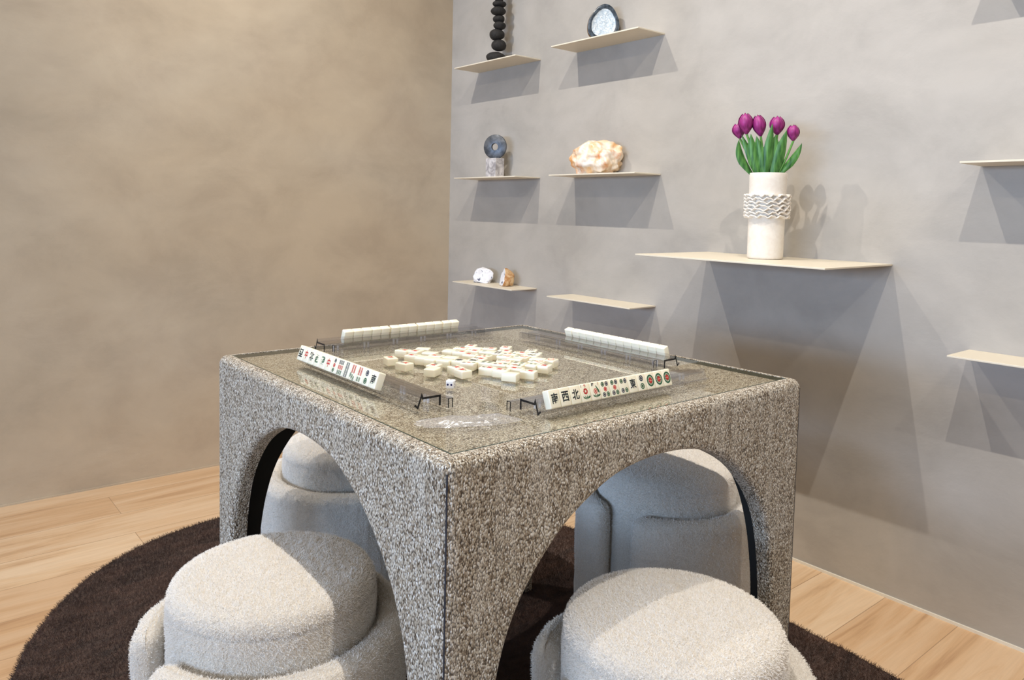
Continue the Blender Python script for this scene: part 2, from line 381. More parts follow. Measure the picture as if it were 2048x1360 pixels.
# ------------------------------------------------------------------ table
H = 0.425; RR = 0.017; TH = 0.032
ARCH = [(0, .688), (.055, .685), (.106, .676), (.15, .659), (.2, .632), (.24, .600), (.28, .556), (.31, .507), (.33, .447), (.342, .38), (.349, .30), (.353, .15), (.355, RZ)]
def arch_curve(off=0.0, per=7):
    right = []
    pts = ARCH
    for i in range(len(pts) - 1):
        p0 = pts[max(i - 1, 0)] if i else (-pts[1][0], pts[1][1]); p1, p2 = pts[i], pts[i + 1]; p3 = pts[min(i + 2, len(pts) - 1)]
        for k in range(per):
            t = k / per
            f = lambda a, b, c, d: 0.5 * ((2 * b) + (-a + c) * t + (2 * a - 5 * b + 4 * c - d) * t * t + (-a + 3 * b - 3 * c + d) * t ** 3)
            right.append((f(p0[0], p1[0], p2[0], p3[0]), f(p0[1], p1[1], p2[1], p3[1])))
    right.append(pts[-1])
    full = [(-s, z) for s, z in right[:0:-1]] + right
    nr = []
    for i, p in enumerate(full):
        a = full[max(i - 1, 0)]; b = full[min(i + 1, len(full) - 1)]; d = V((b[0] - a[0], b[1] - a[1])).normalized(); nr.append((-d.y, d.x))
    nr[0] = (-1, 0); nr[-1] = (1, 0)
    return full, nr
def clampround(p):
    q = V((max(-H + RR, min(H - RR, p.x)), max(-H + RR, min(H - RR, p.y)), min(TT - RR, p.z)))
    d = p - q
    return p if d.length < 1e-9 else q + d.normalized() * RR
def side_to_world(k, s, d, z):
    # k: 0 faces -y, 1 faces +x, 2 faces +y, 3 faces -x
    return V({0: (s, -H + d, z), 1: (H - d, s, z), 2: (-s, H - d, z), 3: (-H + d, -s, z)}[k])
def make_table():
    full, nr = arch_curve(); vs = []; fs = []; lv = []; lf = []
    ra = 0.011; O = V((0, 0.30))
    for k in range(4):
        base = len(vs); lb = len(lv); rows = None
        for i, (c, n_) in enumerate(zip(full, nr)):
            C0 = V(c); Nn = V(n_); col = []
            HI, TI = H - .03, TT - .03
            if C0.y <= 0.3005: B = V((HI if C0.x > 0 else -HI, C0.y))
            else:
                d = C0 - O; t = min(HI / abs(d.x) if abs(d.x) > 1e-9 else 9e9, (TI - O.y) / d.y); B = O + d * t
                for cx_ in (-HI, HI):
                    if (B - V((cx_, TI))).length < 0.012: B = V((cx_, TI))
            A = C0 + Nn * ra
            for t in (0, .2, .4, .6, .8): p = B.lerp(A, t); col.append(side_to_world(k, p.x, 0, p.y))
            for j in range(6):
                a = j / 5 * pi / 2; p = C0 + Nn * ra * (1 - sin(a)); col.append(side_to_world(k, p.x, ra * (1 - cos(a)), p.y))
            col.append(side_to_world(k, C0.x, TH, C0.y))
            rows = len(col); vs += col
            # lining: inner face of the panel
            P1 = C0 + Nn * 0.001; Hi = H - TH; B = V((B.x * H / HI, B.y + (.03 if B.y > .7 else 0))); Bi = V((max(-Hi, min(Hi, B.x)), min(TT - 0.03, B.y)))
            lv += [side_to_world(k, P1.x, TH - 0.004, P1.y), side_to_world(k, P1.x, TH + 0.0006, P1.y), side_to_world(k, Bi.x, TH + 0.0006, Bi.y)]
        for i in range(len(full) - 1):
            for j in range(rows - 1):
                a = base + i * rows + j; fs.append((a, a + rows, a + rows + 1, a + 1))
            for j in range(2):
                a = lb + i * 3 + j; lf.append((a, a + 3, a + 4, a + 1))
        oo = [0, .0025, .005, .008, .012, .017, .03]
        SS = [-H + o for o in oo] + [H - o for o in oo[::-1]]; ZZ = [RZ, .2, .4, .6] + [TT - o for o in oo[::-1]]; nz = len(ZZ); sb = len(vs)
        for s_ in SS:
            for z_ in ZZ: vs.append(clampround(side_to_world(k, s_, 0, z_)))
        for i in range(len(SS) - 1):
            for j in range(nz - 1):
                if i == 6 and j < 4: continue
                q = sb + i * nz + j; fs.append((q, q + nz, q + nz + 1, q + 1))
    # top with a recess for the glass
    off = [0, .0025, .005, .008, .012, .017, .0225]
    G = [-H + o for o in off] + [H - o for o in off[::-1]]; gi = {}; n = len(G); lo = 0.752
    for a in range(n):
        for b in range(n):
            gi[a, b] = len(vs); vs.append(clampround(V((G[a], G[b], TT))))
    for a in range(n - 1):
        for b in range(n - 1):
            if 6 <= a < n - 7 and 6 <= b < n - 7: continue
            fs.append((gi[a, b], gi[a + 1, b], gi[a + 1, b + 1], gi[a, b + 1]))
    i0, i1 = 6, n - 7
    top = [gi[i0, i0], gi[i1, i0], gi[i1, i1], gi[i0, i1]]; bi = len(vs)
    for t in top: vs.append(V((vs[t].x, vs[t].y, lo)))
    for t in top: vs.append(V((vs[t].x, vs[t].y, lo)))
    for q in range(4): fs.append((top[q], top[(q + 1) % 4], bi + (q + 1) % 4, bi + q))
    fs.append((bi + 4, bi + 5, bi + 6, bi + 7))
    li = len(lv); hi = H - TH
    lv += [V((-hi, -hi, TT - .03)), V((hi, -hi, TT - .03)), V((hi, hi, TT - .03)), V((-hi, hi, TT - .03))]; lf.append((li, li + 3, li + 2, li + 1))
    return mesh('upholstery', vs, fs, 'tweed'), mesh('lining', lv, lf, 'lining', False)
TAB = thing('game_table', 'square games table upholstered in grey beige tweed with arched sides and glass top', 'table', (0, 0, 0))
fm, lm = make_table()
bm = bmesh.new(); bm.from_mesh(fm); bmesh.ops.remove_doubles(bm, verts=bm.verts[:-4], dist=0.00002); bmesh.ops.recalc_face_normals(bm, faces=bm.faces); bm.to_mesh(fm); bm.free()
autosmooth(fm, 50)
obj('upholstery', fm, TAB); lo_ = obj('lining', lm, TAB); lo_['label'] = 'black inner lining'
for sx in (-1, 1):
    for sy in (-1, 1):
        k = H - RR * (1 - .7071) + 0.0002
        o = box('seam', (0, 0, (0.742 + RZ) / 2), (0.0022, 0.0022, 0.742 - RZ), 'seam', TAB); o.location = (sx * k, sy * k, 0); o.rotation_euler = (0, 0, pi / 4)
gp = obj('glass_panel', mesh('glass_panel', [(-.4, -.4, .7592), (.4, -.4, .7592), (.4, .4, .7592), (-.4, .4, .7592)], [(0, 1, 2, 3)], 'tabletop', False), TAB)
gp['label'] = 'clear glass panel set flush in the top'
bm = bmesh.new()
for c, s in (((0, -.4010, .7565), (.8042, .0021, .0073)), ((0, .4010, .7555), (.8042, .0021, .0060)), ((-.4010, 0, .7565), (.0021, .8, .0073)), ((.4010, 0, .7555), (.0021, .8, .0060))): box_bm(c, s, bm=bm)
obj('glass_edge', bm_mesh('glass_edge', bm, 'glassedge', False), gp)
GT = 0.7594   # things stand on the glass

# ------------------------------------------------------------------ stools
def make_seat():
    prof = []
    for t in (0, .2, .4, .6, .75, .85, .92): prof.append((0.142 * t, 0.462 - 0.010 * t * t))
    for a in range(0, 91, 10):  prof.append((0.132 + 0.026 * sin(R(a)) , 0.4285 + 0.024 * cos(R(a))))
    prof += [(0.1575, 0.4255), (0.1562, 0.4225), (0.1582, 0.4195)]
    prof += [(0.159, z) for z in (.410, .40, .39, .375, .36, .345, .33, .31, .28, .24, .2, .15, .1, .05, .01)] + [(0.15, 0.0)]
    prof = [(r, z + (0.021 if z > .3 else 0)) for r, z in prof]
    pp = [prof[0]]
    for a, b in zip(prof, prof[1:]):
        n = max(1, int(math.dist(a, b) / 0.0028)) if b[1] > .33 else 1
        for k in range(1, n + 1): pp.append((a[0] + (b[0] - a[0]) * k / n, a[1] + (b[1] - a[1]) * k / n))
    vs, fs = lathe(pp, 400)
    out = []
    for v in vs:
        v = V(v); r = math.hypot(v.x, v.y)
        if v.z > .3:
            d = noise.noise(v * 150) * 0.0012 + abs(noise.noise(v * 260)) * 0.0022 + noise.noise(v * 18) * 0.0020 + noise.noise(v * 60) * 0.0008
            nn = V((v.x / max(r, 1e-6), v.y / max(r, 1e-6), 0)) if r > 0.14 else V((0, 0, 1))
            v += nn * d
        out.append(v)
    return mesh('seat_cushion', out, fs, 'boucle')
def make_ring():
    # C shaped pad hugging the seat; gap centred on local -x
    vs = []; fs = []; gap = R(11.5); n = 380; prof = []
    z1 = 0.399; rc = 0.024
    for a in range(0, 91, 15): prof.append((-1, 1, a))
    def sect(th, endf):
        ri, ro = 0.161, 0.161 + 0.050
        mid = (ri + ro) / 2; hw = (ro - ri) / 2 * endf
        zt = z1 - (1 - endf) * 0.02; r_ = min(rc, hw)
        pts = [(mid - hw, 0.01), (mid - hw, .1), (mid - hw, .2), (mid - hw, .28), (mid - hw, .34)]
        for a in range(0, 91, 15): pts.append((mid - hw + r_ * (1 - cos(R(a))), zt - rc + rc * sin(R(a))))
        pts.append((mid, zt + 0.001))
        for a in range(90, -1, -9): pts.append((mid + hw - r_ * (1 - cos(R(a))), zt - rc + rc * sin(R(a))))
        pts += [(mid + hw, zt - rc - e_) for e_ in (.004, .008, .013, .019, .026, .034, .045, .06)] + [(mid + hw, z) for z in (.28, .26, .22, .19, .15, .1, .05, 0.01)]
        return pts
    m_ = None; a0 = -pi + gap; a1 = pi - gap
    for i in range(n + 1):
        t = i / n; th = a0 + (a1 - a0) * t; e = min(t, 1 - t) * (a1 - a0) * 0.19; capl = 0.028
        f = math.sqrt(max(0, 1 - (1 - min(e / capl, 1)) ** 2)); f = max(f, 0.03)
        pts = sect(th, f); m_ = len(pts)
        for r, z in pts:
            v = V((r * cos(th), r * sin(th), z))
            if z > .1:
                d = noise.noise(v * 150) * 0.0012 + abs(noise.noise(v * 260)) * 0.0020 + noise.noise(v * 14) * 0.0045 + noise.noise(v * 55) * 0.0013
                v += V((cos(th), sin(th), 0.5)) * d
            vs.append(v)
    for i in range(n):
        for k in range(m_ - 1): a = i * m_ + k; fs.append((a, a + m_, a + m_ + 1, a + 1))
    fs.append(tuple(range(m_))); fs.append(tuple(range(n * m_, (n + 1) * m_))[::-1])
    return mesh('base_pad', vs, fs, 'boucle')
seat_me, ring_me = make_seat(), make_ring()
for me_ in (seat_me, ring_me, bpy.data.objects['rug'].data):
    bm = bmesh.new(); bm.from_mesh(me_); bmesh.ops.remove_doubles(bm, verts=bm.verts, dist=1e-6); bmesh.ops.recalc_face_normals(bm, faces=bm.faces); bm.to_mesh(me_); bm.free()
for x, y, rz, lab in ((-.485, -.030, -3, 'round cream boucle stool half under the left arch nearest the camera'),
                      (-.075, -.515, -38, 'round cream boucle stool under the right arch nearest the camera'),
                      (.478, -.055, 6, 'round cream boucle stool behind the table towards the shelf wall'),
                      (-.058, .532, 150, 'round cream boucle stool behind the table towards the bare wall')):
    t = thing('boucle_stool', lab, 'stool', (x, y, RZ), R(rz), 'cream boucle stools around the games table')
    a = obj('seat_cushion', seat_me, t); b = obj('base_pad', ring_me, t); a.scale = b.scale = (1.01, 1.01, 1.0)

def fuzz(o, count, length, rad, seed, rnd, zmin=None):
    if zmin is not None:
        vg = o.vertex_groups.get('pile') or o.vertex_groups.new(name='pile')
        vg.add([v.index for v in o.data.vertices if v.co.z > zmin], 1.0, 'REPLACE')
    md = o.modifiers.new('pile', 'PARTICLE_SYSTEM'); ps = o.particle_systems[-1]; ps.seed = seed; st = ps.settings
    st.type = 'HAIR'; st.count = count; st.emit_from = 'FACE'; st.use_emit_random = True; st.distribution = 'RAND'
    st.use_advanced_hair = True; st.hair_length = length; st.normal_factor = length / 4; st.factor_random = length / 4 * rnd; st.hair_step = 3; st.render_step = 3; st.display_step = 2
    st.root_radius = rad; st.tip_radius = rad * .6; st.radius_scale = 0.01; st.brownian_factor = 0.0; st.material = len(o.data.materials)
    if zmin is not None: ps.vertex_group_density = 'pile'
M['pile'] = mat('cream_pile_fibre', (0.95, 0.915, 0.865), 0.9, spec=0.1)
seat_me.materials.append(M['pile']); ring_me.materials.append(M['pile'])
for i, o in enumerate([x for x in COL.objects if x.name.startswith('seat_cushion') or x.name.startswith('base_pad')]):
    seat = o.name.startswith('seat'); fuzz(o, 90000 if seat else 70000, .0015, .055, i + 1, 1.6, .34 if seat else .20)

fuzz(bpy.data.objects['rug'], 420000, .0055, .07, 50, 1.0)

# ------------------------------------------------------------------ shelves
SHELVES = [('A1', .9665, 1.7194, 1.2806, .143, 'short metal wall shelf holding the black stone tower, next to the corner'),
           ('A2', .9671, 1.0613, .6113, .143, 'short metal wall shelf holding the grey agate'),
           ('B1', .4634, 1.7064, 1.2661, .143, 'short metal wall shelf holding the steel disc sculpture'),
           ('B2', .4634, 1.056, .6066, .143, 'short metal wall shelf holding the orange calcite rock'),
           ('C1', -.0165, 1.7033, 1.2699, .143, 'short metal wall shelf holding the two small geode rocks'),
           ('C2', -.0195, 1.0498, .61, .143, 'empty short metal wall shelf below the calcite shelf'),
           ('BIG', .1919, .3907, -.233, .3734, 'long deep metal wall shelf holding the tulip vase'),
           ('D0', .967, -.4431, -.90, .143, 'short metal wall shelf high above the right-edge shelves, casting the top right shadow'),
           ('D1', .4634, -.4431, -.90, .143, 'empty short metal wall shelf at the right edge, upper one'),
           ('D2', -.0182, -.4400, -.90, .143, 'empty short metal wall shelf at the right edge, lower one')]
SZ = {}
for nm, z, y1, y2, dp, lab in SHELVES:
    zt = z + TT; SZ[nm] = zt
    o = box('wall_shelf', (0, 0, -0.0025), (dp, y1 - y2, 0.005), 'shelf', None, 0.0008, 1)
    o.location = (XW - dp / 2, (y1 + y2) / 2, zt)
    tag(o, lab, 'shelf', 'floating metal wall shelves')

# ------------------------------------------------------------------ shelf objects
CAIRN = [(1.4979, 1.0045, .0470, .0232), (1.4863, 1.0443, .0352, .0232), (1.4940, 1.0917, .0345, .0232), (1.4788, 1.1289, .0280, .0163), (1.4902, 1.1600, .0280, .0158),
         (1.4853, 1.1924, .0348, .0177), (1.4838, 1.2222, .0326, .0136), (1.4906, 1.2462, .0204, .0098), (1.4898, 1.2734, .0272, .0150), (1.4953, 1.3062, .0300, .0163)]
T = thing('stone_tower', 'tall tower of stacked black pebbles on the top shelf by the corner', 'sculpture', (XW - .072, 1.49, SZ['A1']))
for i, (y, z, hw, hh) in enumerate(CAIRN):
    me = blob('pebble', 'pebble', (hw * 0.97, hw * 0.97, hh * 1.12), i + 2, 0.09, 0.9, 3, flat=-0.95)
    hgt = max(v.co.z for v in me.vertices)
    obj('pebble', me, T, (0.004 * sin(i * 2.1), y - 1.49, 0 if i == 0 else (z + TT - SZ['A1']) - hgt * .5), (0, 0, i * 1.3))
# agate half standing with its cut face to the room
def make_agate():
    n = 64; out = []
    for i in range(n):
        a = 2 * pi * i / n; c, s = cos(a), sin(a)
        r = 1 + 0.05 * sin(2 * a + 0.6) + 0.035 * noise.noise(V((c * 2, s * 2, 1)))
        x = c * r * 0.057 * (1 - 0.26 * s) ; z = 0.066 + s * r * 0.070
        out.append((x, max(z, 0.0)))
    def scaled(f): return [(x * f, 0.062 + (z - 0.062) * f) for x, z in out]
    def ringmesh(name, levels, mt, cap0=False, cap1=False, amp=0):
        vs = []; fs = []
        for f, y in levels:
            for x, z in scaled(f): vs.append((x, y + (noise.noise(V((x, z, y)) * 60) * amp), max(z, 0.0005)))
        for k in range(len(levels) - 1):
            for i in range(n): a = k * n + i; b = k * n + (i + 1) % n; fs.append((a, b, b + n, a + n))
        if cap1: 
            vs.append((0, levels[-1][1], 0.062)); c = len(vs) - 1; k = (len(levels) - 1) * n
            for i in range(n): fs.append((k + i, k + (i + 1) % n, c))
        return mesh(name, vs, fs, mt)
    rind = ringmesh('rind', [(1.0, 0.0), (1.01, 0.006), (0.99, 0.02), (0.93, 0.034), (0.78, 0.046), (0.5, 0.053)], 'agate_rind', cap1=True, amp=0.002)
    rim = ringmesh('banded_rim', [(1.0, 0.0), (0.97, -0.001), (0.88, -0.001), (0.80, -0.0006), (0.76, 0.0012)], 'agate_rim')
    core = ringmesh('crystal_core', [(0.765, 0.001), (0.7, 0.003), (0.6, 0.004), (0.5, 0.004), (0.4, 0.005), (0.3, 0.005), (0.2, 0.005), (0.1, 0.005)], 'agate_core', cap1=True, amp=0.003)
    return rind, rim, core
T = thing('agate_half', 'upright cut agate with dark grey rim and pale blue crystal centre on a top shelf', 'mineral', (XW - .075, .843, SZ['A2']), R(-36))
for me in make_agate(): obj(me.name, me, T)

T = thing('disc_sculpture', 'dark steel disc with a hole standing on a grey marble block on a shelf', 'sculpture', (XW - .072, 1.492, SZ['B1']))
me = bm_mesh('marble_block', box_bm((0, 0, .0425), (.050, .070, .085), .0015, 1), 'marble'); autosmooth(me, 30); obj('marble_block', me, T)
pr_ = [(.0155, -.0055), (.0163, -.0068), (.051, -.0068), (.0545, -.004), (.0548, 0), (.0545, .004), (.051, .0068), (.0163, .0068), (.0155, .0055), (.0155, -.0055)]
vs, fs = lathe(pr_, 96)
me = mesh('steel_disc', vs, fs, 'steel'); autosmooth(me, 40)
o = obj('steel_disc', me, T, (0, 0, .085 + .0545 - .0035)); o.rotation_euler = V((cos(R(-152)), sin(R(-152)), 0)).to_track_quat('Z', 'Y').to_euler()

me = blob('calcite_rock', 'calcite', (.073, .100, .074), 5, 0.26, 1.5, 5, ridge=2.6, flat=-0.72, cuts=(((1, 0, 0), .86), ((-.3, .8, 1), .95), ((-1, .3, -.1), .9)))
tag(obj('calcite_rock', me, None, (XW - .074, .866, SZ['B2']), (0, 0, R(30))), 'large rough white and orange calcite rock on a middle shelf', 'rock')
me = blob('geode_rock', 'geode', (.040, .052, .044), 8, 0.22, 1.3, 4, ridge=1.6, flat=-0.6, cuts=(((-.9, -.7, .35), .45), ((.2, .9, .6), .72)))
tag(obj('geode_rock', me, None, (1.165, 1.583, SZ['C1']), (0, 0, R(8))), 'white geode rock with blue grey crystals, left of two on the low shelf', 'rock')
me = blob('geode_rock', ['geode_rind', 'geode'], (.036, .035, .046), 12, 0.22, 1.2, 4, ridge=1.4, flat=-0.7, cuts=(((-1, .35, .3), .45), ((.1, -.6, .9), .75)))
for p in me.polygons:
    if p.normal.dot(V((-1, .35, .3)).normalized()) > 0.8: p.material_index = 1
tag(obj('geode_rock', me, None, (1.160, 1.408, SZ['C1']), (0, 0, R(0))), 'amber brown rock with a white face, right of two on the low shelf', 'rock')

# vase
VX, VY = 1.05, .062
VA = thing('ceramic_vase', 'tall off-white ceramic cylinder vase with a band of ruffles, holding purple tulips', 'vase', (VX, VY, SZ['BIG']))
prof = [(0, .0005), (.046, .0005), (.0495, .003), (.051, .008), (.0512, .08), (.0522, .16), (.053, .235), (.0535, .2505), (.0525, .2525), (.0505, .2515), (.0495, .245), (.049, .15), (.049, .012), (0, .01)]
vs, fs = lathe(prof, 96); me = mesh('vase_body', vs, fs, 'ceramic'); autosmooth(me, 60); obj('vase_body', me, VA)
def ruffles():
    vs = []; fs = []; rnd = random.Random(3)
    for row in range(7):
        z0 = .1255 + row * .0101; a = rnd.random() * 2
        while a < 2 * pi + 0.6:
            span = 0.42 + rnd.random() * 0.35; n = 22; s = len(vs); ph = rnd.random() * 0.6
            for i in range(n + 1):
                t = i / n; th = a + span * t; zz = z0 + 0.0030 * sin(t * pi * 2 + ph) + .0012 * sin(t * pi * 5 + ph) + 0.0015 * (t - .5)
                e = min(1, min(t, 1 - t) * 9); ro = .0525 + .0135 * (0.35 + .65 * e) + .0012 * sin(t * 9); th_ = 0.0011 + 0.0008 * e
                for r, dz in ((.050, -th_ * 1.4), (ro - .001, -th_), (ro, 0), (ro - .001, th_), (.050, th_ * 1.4)): vs.append((r * cos(th), r * sin(th), zz + dz + (ro - r) * -0.05))
            for i in range(n):
                for k in range(4): q = s + i * 5 + k; fs.append((q, q + 5, q + 6, q + 1))
            fs.append(tuple(range(s, s + 5))); fs.append(tuple(range(s + n * 5, s + n * 5 + 5))[::-1])
            a += span - 0.10
    return mesh('ruffle_band', vs, fs, 'ceramic')
obj('ruffle_band', ruffles(), VA)
# tulips.  offsets across the view (e) and up (z), metres from the vase base
EX = V((.53, -.848, 0)); FX = V((-.848, -.53, 0))     # across, towards the room
def tulip_pt(dy, z, dep): return EX * (-dy * .88) + FX * dep + V((0, 0, z))
def bloom(w_, h_, seed):
    rnd = random.Random(seed); out = []
    for k in range(6):
        vs = []; fs = []; a0 = k * pi / 3 + rnd.random() * .25; inner = k % 2; nu, nv = 9, 12
        tip = 0.30 + 0.2 * rnd.random()
        for j in range(nv + 1):
            t = j / nv; zz = h_ * (t * (1.0 - 0.05 * inner)); rad = w_ * (0.16 + 0.84 * sin(min(t * 1.75, 1) * pi / 2)) * (1 - 0.60 * max(0, (t - .52) / .48) ** 2.4) * (0.90 if inner else 1.0)
            half = 0.76 * (1 - max(0, (t - .72) / .28) ** 2.8 * 0.72)
            for i in range(nu + 1):
                u = i / nu * 2 - 1; th = a0 + u * half
                rr = rad * (1 + 0.035 * (1 - u * u)) ; vs.append((rr * cos(th), rr * sin(th), zz - 0.003 * u * u * t))
        for j in range(nv):
            for i in range(nu): q = j * (nu + 1) + i; fs.append((q, q + 1, q + nu + 2, q + nu + 1))
        out.append((vs, fs))
    V_, F_ = [], []
    for vs, fs in out:
        b = len(V_); V_ += vs; F_ += [tuple(x + b for x in f) for f in fs]
    return mesh('bloom', V_, F_, 'petal')
def leaf(p0, p1, width, bow, twist, tw2=0.0):
    p0, p1 = V(p0), V(p1); n = 22; vs = []; fs = []; d = p1 - p0
    side = V((cos(twist), sin(twist), 0)) ; out = V((-side.y, side.x, 0))
    for i in range(n + 1):
        t = i / n; c = p0 + d * t + out * bow * sin(t * pi) + EX * tw2 * sin(t * pi)
        width_ = width; ww = width * (0.30 + 1.0 * sin(min(1, t * 1.25 + .12) * pi * .5) * (1 - max(0, (t - .35) / .65) ** 2.0)) * (1 if t < .98 else .4)
        if t < .35: ww = width * (0.42 + 0.88 * (t / .35))
        if t >= .35: ww = width * 1.3 * (1 - ((t - .35) / .65) ** 2.1) + 0.0006
        for u in (-1, -.5, 0, .5, 1): vs.append(c + side * (u * ww * .5) + out * (u * u * ww * .22))
    for i in range(n):
        for k in range(4): q = i * 5 + k; fs.append((q, q + 5, q + 6, q + 1))
    return mesh('leaf', vs, fs, 'leaf')
FA = math.atan2(EX.y, EX.x)
TUL = [ # bloom base dy,z ; tip dy,z ; width ; depth ; label ; leaves
 ((.0744, .366), (.0815, .4201), .0215, .012, 'purple tulip, large front bloom at the left of the vase', [((.0489, .2560), (.0608, .3655), .024, .022, 0, 0), ((.0421, .2560), (.0903, .3653), .018, .002, .3, .004)]),
 ((.0967, .3558), (.1046, .3961), .019, -.012, 'purple tulip furthest left, half hidden behind the front bloom', [((.0647, .2560), (.0988, .3499), .020, .010, .5, -.010)]),
 ((.0293, .3597), (.0409, .415), .0195, .006, 'purple tulip, second bloom from the left in the centre gap', [((.0244, .2560), (.0425, .3586), .026, .024, -.2, .004)]),
 ((-.0224, .3643), (-.020, .4121), .0215, .0, 'purple tulip with a pointed leaf across it, second bloom from the right', [((.0156, .2560), (-.006, .3941), .020, .026, .2, 0), ((-.0127, .2560), (-.0181, .3638), .030, .014, -.1, -.003)]),
 ((-.0734, .3461), (-.0713, .3875), .018, .002, 'purple tulip furthest right and lowest, leaning outwards', [((-.0255, .2560), (-.0513, .3757), .024, .016, .2, -.004), ((-.0319, .2560), (-.1002, .339), .019, .006, -.3, .006)]),
]
for i, (b0, b1, bw, dep, lab, lvs) in enumerate(TUL):
    T = thing('tulip', lab, 'flower', (VX, VY, SZ['BIG']), 0, 'purple tulips in the ceramic vase')
    pb, pt = tulip_pt(*b0, dep), tulip_pt(*b1, dep); base = tulip_pt(b0[0] * .25, .03, dep * .5); mouth = tulip_pt(b0[0] * .42, .25, dep * .8)
    pts = [base, (base + mouth) / 2, mouth, mouth.lerp(pb, .5) + EX * (0.002), pb, pb + (pt - pb) * .08]
    vs, fs = tube(pts, .0032, 10); obj('stem', mesh('stem', vs, fs, 'stem'), T)
    o = obj('bloom', bloom(bw * 1.02, (pt - pb).length * 1.14, i + 1), T, pb); o.rotation_euler = (pt - pb).to_track_quat('Z', 'Y').to_euler()
    for (l0, l1, lw, ldep, tw, t2) in lvs:
        p0 = tulip_pt(l0[0] * .6, .235, ldep * .8); q0 = tulip_pt(l0[0], l0[1], ldep); q1 = tulip_pt(l1[0], l1[1], ldep * 1.15)
        obj('leaf', leaf(p0, q1, lw * 1.15, -.003, FA + tw, (-(l0[0] * .35)) * .25 + t2), T)

# ------------------------------------------------------------------ mahjong tiles
TW, TL, TK = .0236, .0300, .0150
tile_me = bm_mesh('mahjong_tile', box_bm((0, 0, TK / 2), (TW - .0001, TL, TK), .0021, 3), 'ivory'); autosmooth(tile_me, 60)
class Mark:
    def __init__(s): s.v = []; s.f = []; s.m = []; s.z = 0.00012
    def poly(s, pts, mt, dz=0.0):
        b = len(s.v); s.v += [(x, y, s.z + dz) for x, y in pts]; s.f.append(tuple(range(b, b + len(pts)))); s.m.append(mt)
    def disc(s, x, y, r, mt, dz=0, n=20, ry=None): s.poly([(x + r * cos(2 * pi * i / n), y + (ry or r) * sin(2 * pi * i / n)) for i in range(n)], mt, dz)
    def stick(s, x, y, mt, ang=0, w=.0017, l=.0058):
        c, s_ = cos(ang), sin(ang)
        for dy in (-.25, .25):
            pts = [(w * cos(2 * pi * i / 12), dy * l + l * .27 * sin(2 * pi * i / 12)) for i in range(12)]
            s.poly([(x + a * c - b * s_, y + a * s_ + b * c) for a, b in pts], mt)
            pts = [(w * .35 * cos(2 * pi * i / 8), dy * l + l * .14 * sin(2 * pi * i / 8)) for i in range(8)]
            s.poly([(x + a * c - b * s_, y + a * s_ + b * c) for a, b in pts], 4, .00004)
    def dot(s, x, y, r, mt):
        s.disc(x, y, r, mt); s.disc(x, y, r * .62, 4, .00004); s.disc(x, y, r * .50, mt, .00008)
    def text(s, ch, x, y, size, mt, sx=1.0, rot=0.0):
        cu_ = bpy.data.curves.new('t', 'FONT'); cu_.body = ch; cu_.size = 1.0; cu_.align_x = 'CENTER'; cu_.align_y = 'CENTER'; cu_.resolution_u = 3; cu_.offset = 0.025
        to = bpy.data.objects.new('t', cu_); COL.objects.link(to); dg = bpy.context.evaluated_depsgraph_get(); te = to.evaluated_get(dg); me = te.to_mesh()
        xs = [v.co.x for v in me.vertices]; ys = [v.co.y for v in me.vertices]
        if xs:
            cx_, cy_ = (min(xs) + max(xs)) / 2, (min(ys) + max(ys)) / 2; k = size / max(max(ys) - min(ys), 1e-6)
            if ch in '一二三': k = size * 1.0 / (max(xs) - min(xs))
            b = len(s.v); c, s_ = cos(rot), sin(rot)
            for v in me.vertices:
                a, d = (v.co.x - cx_) * k * sx, (v.co.y - cy_) * k; s.v.append((x + a * c - d * s_, y + a * s_ + d * c, s.z))
            for p in me.polygons: s.f.append(tuple(b + q for q in p.vertices)); s.m.append(mt)
        te.to_mesh_clear(); bpy.data.objects.remove(to); bpy.data.curves.remove(cu_)
    def build(s): return mesh('tile_marking', s.v, s.f, ['ink', 'blue', 'red', 'green', 'paper'], False, s.m)
INK, BLU, RED, GRN, PAP = range(5)
_cache = {}
